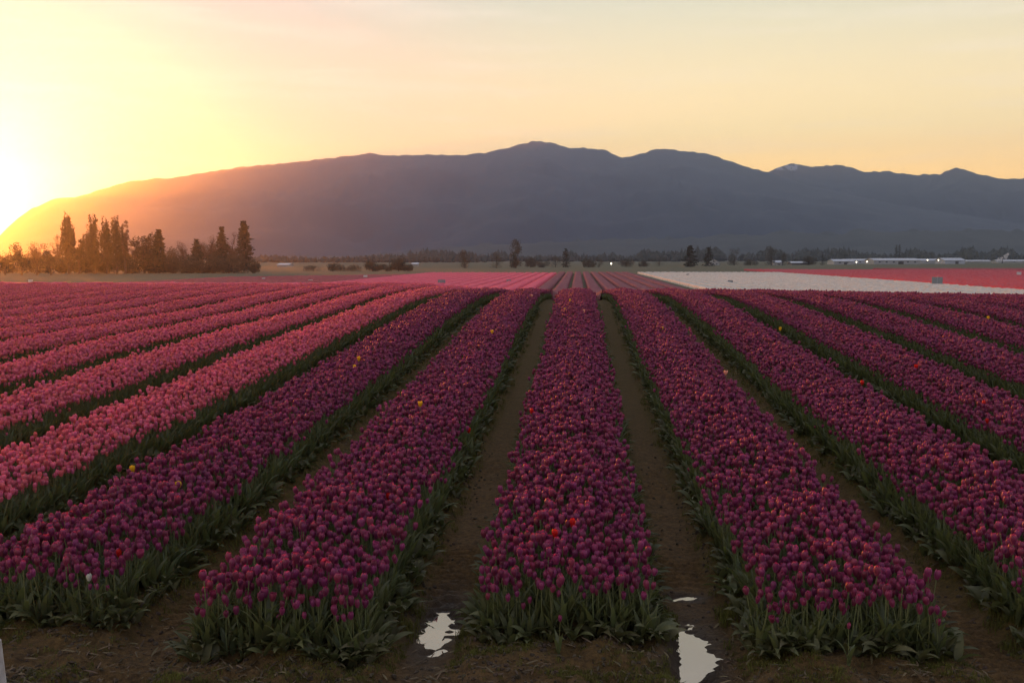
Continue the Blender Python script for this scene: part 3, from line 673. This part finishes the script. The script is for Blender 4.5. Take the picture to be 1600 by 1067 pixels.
for (px_, yt_, w_, kd, lb_) in [(92, 366, 22, 'bare', 'hazy bare tree behind the first tall poplar'), (136, 364, 22, 'poplar', 'half hidden poplar behind the gap before the three poplars'), (214, 376, 30, 'bare', 'hazy bare tree behind the leaning snag'), (240, 378, 36, 'broad', 'hazy round tree behind the ragged middle conifer'), (270, 390, 36, 'broad', 'low hazy tree behind the gap in the windbreak'), (316, 378, 34, 'bare', 'hazy bare tree behind the small pointed conifer'), (340, 376, 34, 'broad', 'hazy round tree behind the wide bare one'), (366, 384, 30, 'broad', 'hazy round tree behind the tallest conifers')]:
    tree(kd, px_, 425, yt_, w_, lb_, group=G1)
for j, (px_, yt_, w_) in enumerate([(20, 402, 50), (62, 398, 50), (98, 398, 44), (135, 398, 40), (165, 392, 44), (200, 394, 46), (235, 392, 50), (268, 398, 44), (300, 396, 44), (332, 395, 44), (366, 397, 44), (398, 408, 20)]):
    tree('bush', px_, 427, yt_, w_, 'shrub number-free understorey clump'.replace('number-free ', '')+' beneath '+('the glowing trees at the left edge', 'the thin bare tree in the glow', 'the first tall poplar', 'the gap after the first poplar', 'the three poplars', 'the leaning snag', 'the bushy dark tree', 'the ragged middle conifer', 'the small pointed conifer', 'the wide bare tree', 'the two tallest conifers', 'the right side of the tallest conifer')[j], group='shrubs under the windbreak')
G2 = 'dark bushes on the edge of the pasture'
for a in [('bush', 490, 424, 414, 40, 'long low bush mound at the left end of the dark row'), ('bush', 520, 424, 409, 34, 'low bush second from the left of the dark row'), ('bush', 550, 424, 412, 36, 'low bush in the middle of the dark row'), ('bush', 582, 424, 405, 26, 'squarish taller bush in the dark row'), ('bush', 603, 424, 411, 26, 'low bush between the two taller dark ones'), ('bush', 623, 424, 399, 26, 'tallest pointed bush at the right of the dark row'), ('bush', 637, 424, 412, 16, 'small bush ending the dark row at right')]:
    tree(*a, group=G2)
G3 = 'scattered trees across the hazy plain'
for a in [('egg', 726, 419, 390, 18, 'egg shaped tree standing alone right of the dark bushes'), ('egg', 776, 419, 393, 22, 'rounded tree left of the tall columnar one'), ('egg', 806, 419, 373, 21, 'tall thick columnar tree left of centre'), ('bush', 829, 418, 402, 18, 'small round shrub right of the columnar tree'),
          ('egg', 868, 418, 397, 22, 'low tree joined to a pointed conifer at centre'), ('conifer', 884, 418, 388, 20, 'pointed conifer at centre behind low tree'), ('bush', 848, 418, 405, 24, 'low hedge bush left of the centre conifer'), ('bush', 920, 418, 403, 24, 'low bush right of the centre conifer'), ('egg', 936, 418, 401, 16, 'small tree left of the far lamp'), ('bush', 978, 417, 404, 30, 'low bushes right of the far lamp'),
          ('egg', 1030, 416, 399, 22, 'small hazy tree left of the broad conifers'), ('bush', 1006, 417, 406, 18, 'tiny bush before the white field'), ('conifer', 1078, 417, 383, 34, 'broad pyramid conifer, larger of the pair beside the white house'), ('conifer', 1107, 416, 386, 26, 'narrower conifer directly left of the white house'),
          ('egg', 1147, 415, 386, 22, 'tall rounded tree right of the white house'), ('bush', 1172, 415, 404, 22, 'small bush right of the rounded tree'), ('egg', 1205, 415, 383, 22, 'taller of two round trees by the small shed'), ('egg', 1223, 415, 391, 16, 'shorter of two round trees by the small shed'), ('bush', 1263, 414, 398, 26, 'dark wide bush left of the long sheds'), ('conifer', 1285, 414, 398, 10, 'tiny dark conifer left of the long sheds'), ('conifer', 1400, 410, 383, 12, 'left spire of twin conifers behind the long shed'), ('conifer', 1405, 410, 382, 12, 'right spire of twin conifers behind the long shed')]:
    tree(*a, group=G3)
# ================================================================== buildings and lamps
def building(px, yb, wpx, hpx, roofpx, depth, label, wall=M_whitewall, roof=M_greyroof, nwin=3, name='farm_shed', gable_front=False, door=True, cat='shed'):
    p, d = on_plain(px, yb); s_ = d/FPX; W = wpx*s_; H = hpx*s_; RH = roofpx*s_; root = empty(name, (p[0], p[1], PLAIN), YAW); tag(root, label, cat)
    b = MB(); D_ = depth
    if gable_front: b.add([(-W/2,0,0),(W/2,0,0),(W/2,0,H),(0,0,H+RH),(-W/2,0,H),(-W/2,D_,0),(W/2,D_,0),(W/2,D_,H),(0,D_,H+RH),(-W/2,D_,H)], [(0,1,2,3,4),(9,8,7,6,5),(0,4,9,5),(1,6,7,2)])
    else: b.add([(-W/2,0,0),(W/2,0,0),(W/2,0,H),(-W/2,0,H),(-W/2,D_,0),(W/2,D_,0),(W/2,D_,H),(-W/2,D_,H),(-W/2,D_/2,H+RH),(W/2,D_/2,H+RH)], [(0,1,2,3),(5,4,7,6),(0,3,8,7,4),(1,5,6,9,2)])
    b.build('wall', wall, root)
    b = MB(); o = .35; t = .12
    if gable_front:
        for s2 in (-1, 1): b.add([(0,-o,H+RH+.02),(s2*(W/2+o),-o,H-o*RH/(W/2)),(s2*(W/2+o),D_+o,H-o*RH/(W/2)),(0,D_+o,H+RH+.02),(0,-o,H+RH+.02+t),(s2*(W/2+o),-o,H-o*RH/(W/2)+t),(s2*(W/2+o),D_+o,H-o*RH/(W/2)+t),(0,D_+o,H+RH+.02+t)], [(0,1,2,3),(4,5,6,7),(0,1,5,4),(1,2,6,5),(2,3,7,6)])
    else:
        for ya, yb_ in ((-o, D_/2), (D_+o, D_/2)): b.add([(-W/2-o,ya,H-.05),(W/2+o,ya,H-.05),(W/2+o,yb_,H+RH+.02),(-W/2-o,yb_,H+RH+.02),(-W/2-o,ya,H-.05+t),(W/2+o,ya,H-.05+t),(W/2+o,yb_,H+RH+.02+t),(-W/2-o,yb_,H+RH+.02+t)], [(0,1,2,3),(4,5,6,7),(0,1,5,4),(1,2,6,5),(2,3,7,6),(3,0,4,7)])
    b.build('roof', roof, root)
    for i in range(nwin):
        x = -W/2+W*(i+.75)/(nwin+.5); ww = min(1.3, W/(nwin*2.4)); b = MB(); b.box(x-ww/2, x+ww/2, -.03, .02, H*.38, H*.78); wn = b.build('window', M_whitewall, root)
        b = MB(); b.box(x-ww/2+.1, x+ww/2-.1, -.05, -.032, H*.38+.1, H*.78-.1); b.build('pane', M_glass, wn)
    if door:
        b = MB(); dw = min(3.2, W*.16); b.box(W*.02, W*.02+dw, -.04, .02, 0, H*.72); b.build('door', M_door, root)
    return root
building(1117, 414.5, 14, 4.2, 4, 9, 'small white house beside the two conifers', roof=M_whitewall, name='farmhouse', gable_front=True, cat='house', nwin=2, door=False)
building(1216, 414.5, 13, 4, 3, 8, 'small pale shed under the two round trees', nwin=1)
building(1250, 414, 26, 3, 2, 8, 'low brownish shed left of the long white roofs', wall=M_darkroof, nwin=0)
building(1318, 413.5, 30, 5, 3, 12, 'pale grey barn at the left end of the long sheds', nwin=2)
building(1350, 412, 56, 4.5, 2.5, 14, 'dim long shed carrying two lamps', wall=M_greyroof, nwin=4)
building(1402, 413, 72, 6.0, 3.0, 16, 'longest white roofed shed with dark openings', nwin=6)
building(1462, 412, 46, 4.5, 2.8, 14, 'white roofed shed right of the longest one', nwin=3)
building(1492, 412.5, 32, 5.5, 3.5, 14, 'grey barn with a dark doorway at the right of the sheds', wall=M_greyroof, nwin=0)
building(1530, 410.5, 40, 2.4, 1.6, 12, 'low bright white roof trailing right of the grey barn', nwin=0, door=False)
building(1585, 411, 50, 2.8, 2.0, 12, 'long low white roof at the right frame edge', nwin=3, door=False)
building(442, 417, 17, 3.0, 2, 10, 'pale barn in the haze right of the windbreak', nwin=0, door=False)
building(648, 416, 9, 3, 2, 8, 'small pale shed right of the dark bushes', nwin=1, door=False)
def lamp(px, py, yb, label):
    p, d = on_plain(px, yb); s_ = d/FPX; h = (yb-py)*s_; root = empty('yard_lamp', (p[0], p[1], PLAIN)); tag(root, label, 'lamp', 'yard lamps across the plain')
    b = MB(); b.tube([(0, 0, 0), (0, 0, h)], [.08, .05], 6); b.build('pole', M_metal, root)
    b = MB(); b.tube([(0, -.02, h-.30), (0, -.02, h+.0), (0, -.02, h+.30)], [.16, .27, .13], 8); b.build('lamp_head', M_lamp, root)
    return root
lamp(955, 412, 417, 'bright lamp alone at centre of the plain'); lamp(1338, 409.5, 414.5, 'left of two lamps by the long sheds'); lamp(1354.5, 409, 414.5, 'right of two lamps by the long sheds')
lamp(1449, 406.5, 413.5, 'small lamp at the shed right of the longest one'); lamp(1466, 406.5, 413.5, 'small lamp left of the grey barn')
# white steam plume far right, modelled as a leaf cloud on a trunk
def steam():
    p, d = on_plain(1566, 411.5); s_ = d/FPX; root = empty('steam_plume', (p[0], p[1], PLAIN)); tag(root, 'bright white steam plume above the low roof at far right', 'tree')
    b = MB(); r_ = random.Random(4)
    leafcloud(b, [(-3*s_, 0, 6*s_, 5*s_, .8), (3*s_, 0, 7*s_, 6*s_, .8), (5*s_, 0, 11*s_, 3.2*s_, 1), (8*s_, 0, 14*s_, 2*s_, 1), (-6*s_, 0, 4*s_, 4*s_, .8)], r_, .7*s_, 700); b.build('crown', material('white_steam', (.75, .72, .70), .8), root)
    b = MB(); b.tube([(0, 0, 0), (0, 0, 7*s_)], [.4, .2], 6); b.build('trunk', M_bark, root)
steam()
# ================================================================== mountains, foothills, far woods
M_mtn = material('forested_mountain', (.040, .058, .078), .95, var=(.056, .076, .098), vscale=.004, detail=8)  # blue of the distant haze is mixed into the forest colour
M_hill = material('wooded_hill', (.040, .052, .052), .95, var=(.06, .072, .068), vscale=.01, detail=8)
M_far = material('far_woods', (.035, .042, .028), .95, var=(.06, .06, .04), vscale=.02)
def mountain(name, prof, r0, rr, r1, label, mat, seed, spur=.19, fuzz=1.0, na=900, nr=44, snow=None):
    xs = np.array([p[0] for p in prof], float); ys = np.array([p[1] for p in prof], float)
    pxs = np.linspace(xs[0], xs[-1], na); pys = np.interp(pxs, xs, ys)
    k = np.hanning(9); k /= k.sum(); pys = np.convolve(np.pad(pys, 4, 'edge'), k, 'valid')
    az = np.arctan((pxs-800)/FPX)-YAW                     # to the right of +Y
    # elevation of each outline point
    u = (533.5-pys)/FPX; el = np.arctan2((-math.sin(PITCH)+u*math.cos(PITCH)), np.hypot(math.cos(PITCH)+u*math.sin(PITCH), (pxs-800)/FPX))
    Hh = rr*np.tan(el)+CAM[2]
    rs = np.concatenate([np.linspace(r0, rr, nr*3//4), np.linspace(rr, r1, nr//4+1)[1:]])
    A, RR = np.meshgrid(az, rs, indexing='ij'); Hm = Hh[:, None]
    t = np.where(RR <= rr, (RR-r0)/(rr-r0), 1-(RR-rr)/(r1-rr)); t = np.clip(t, 0, 1)
    X = np.sin(A)*RR; Y = np.cos(A)*RR
    rid = 1-np.abs(fbm(X, Y, 420, 5, seed, .55))*2.2
    g = t**.85
    fade = np.sin(math.pi*np.clip(t, 0, 1))**.8
    Z = Hm*g-(1-rid)*spur*Hm*fade+fbm(X, Y, 100, 3, seed+3)*.04*Hm*fade
    lim = Hm*(RR/rr)*.985; Z = np.where((RR < rr*.999), np.minimum(Z, lim), Z)
    Z = Z+(np.abs(t-1) < .03)*vn(X, Y, 14, seed+7)*5*fuzz*(rr/3000)
    Z = np.maximum(Z, 0)+PLAIN-8*(t <= 0)
    me = bpy.data.meshes.new(name); n2 = len(rs); i2 = np.arange(na-1)[:, None]*n2+np.arange(n2-1)[None, :]
    f = np.stack([i2, i2+n2, i2+n2+1, i2+1], -1).reshape(-1, 4); fast_mesh(me, np.stack([X, Y, Z], -1).reshape(-1, 3), f); me.materials.append(mat)
    if snow:
        me.materials.append(snow[4]); C3 = np.stack([X, Y, Z], -1); cc = (C3[:-1, :-1]+C3[1:, :-1]+C3[1:, 1:]+C3[:-1, 1:]).reshape(-1, 3)/4
        a_, b_, _d = project(cc); sel = (a_ > snow[0]) & (a_ < snow[1]) & (b_ > snow[2]) & (b_ < snow[3]) & (vn(cc[:, 0], cc[:, 2], 9, 5) > -.02)
        me.polygons.foreach_set('material_index', sel.astype(np.int32))
    return tag(link(name, me), label, kind='structure')
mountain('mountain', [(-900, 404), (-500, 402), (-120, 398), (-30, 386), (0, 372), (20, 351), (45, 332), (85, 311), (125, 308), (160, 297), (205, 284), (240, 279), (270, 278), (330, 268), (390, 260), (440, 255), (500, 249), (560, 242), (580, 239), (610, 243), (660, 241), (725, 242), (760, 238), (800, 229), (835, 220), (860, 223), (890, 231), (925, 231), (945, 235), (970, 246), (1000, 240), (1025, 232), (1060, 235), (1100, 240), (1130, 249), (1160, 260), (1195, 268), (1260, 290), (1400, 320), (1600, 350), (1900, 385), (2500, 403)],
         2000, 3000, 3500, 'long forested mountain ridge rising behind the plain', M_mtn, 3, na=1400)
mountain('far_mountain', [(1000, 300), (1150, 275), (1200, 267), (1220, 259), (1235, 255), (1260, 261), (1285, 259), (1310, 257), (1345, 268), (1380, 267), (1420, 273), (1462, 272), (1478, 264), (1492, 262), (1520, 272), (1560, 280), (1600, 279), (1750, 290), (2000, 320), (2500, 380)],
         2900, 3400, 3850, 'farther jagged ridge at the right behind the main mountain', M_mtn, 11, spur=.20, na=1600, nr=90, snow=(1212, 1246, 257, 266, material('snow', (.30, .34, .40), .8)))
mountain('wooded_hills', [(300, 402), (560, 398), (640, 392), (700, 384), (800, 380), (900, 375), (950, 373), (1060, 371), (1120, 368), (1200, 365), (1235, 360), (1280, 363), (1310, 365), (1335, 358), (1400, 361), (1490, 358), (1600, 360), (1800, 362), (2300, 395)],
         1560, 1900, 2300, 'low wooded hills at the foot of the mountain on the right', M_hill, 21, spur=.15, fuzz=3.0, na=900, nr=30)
# snow patch on the far ridge
# far woods: small trees in bands, one mass
def far_woods(name, spec, label, seed, mat):
    r_ = random.Random(seed); b = MB()
    for (x0, x1, yb, hp0, hp1, n_) in spec:
        for _ in range(n_):
            px_ = r_.uniform(x0, x1); p, d = on_plain(px_, yb+r_.uniform(-.8, .8)); s_ = d/FPX; H = s_*r_.uniform(hp0, hp1)*(.75+.6*max(-.4, float(vn(px_, 0, 28, seed)))); W = H*r_.uniform(.6, 1.5); X, Y, Z = p; con = r_.random() < .35
            n6 = 7; rings = [(0, .5), (.3, 1), (.65, .85), (1, .05)] if not con else [(0, .7), (.12, .8), (.55, .42), (1.15, .02)]
            vs = []
            for (tz, tr) in rings:
                for j in range(n6): an = 6.283*j/n6; q = W/2*tr*r_.uniform(.7, 1.2); vs.append((X+math.cos(an)*q, Y+math.sin(an)*q, Z+H*tz*r_.uniform(.9, 1.1)))
            b.add(vs, [(i*n6+j, i*n6+(j+1) % n6, (i+1)*n6+(j+1) % n6, (i+1)*n6+j) for i in range(len(rings)-1) for j in range(n6)])
    return tag(b.build(name, mat), label, 'woods', kind='stuff')
far_woods('far_woods', [(400, 760, 409.5, 6, 13, 330), (640, 1100, 408.2, 8, 18, 420), (1000, 1700, 407.8, 10, 22, 600), (-400, 420, 409, 6, 14, 500), (1240, 1700, 406.8, 14, 24, 420)], 'hazy band of woods across the far side of the plain', 5, M_far)
# ================================================================== haze
b = MB(); b.box(-3400, 4200, -70, 4000, -14, 440)
hz = b.build('haze', []); tag(hz, 'thin golden evening haze over the plain', kind='stuff'); 
m = bpy.data.materials.new('haze'); m.use_nodes = True; n = m.node_tree.nodes; n.remove(n['Principled BSDF'])
pv = n.new('ShaderNodeVolumePrincipled'); pv.inputs['Color'].default_value = (.50, .62, 1.0, 1); pv.inputs['Density'].default_value = 2.5e-4; pv.inputs['Anisotropy'].default_value = .82
m.node_tree.links.new(pv.outputs[0], n['Material Output'].inputs['Volume']); hz.data.materials.append(m)
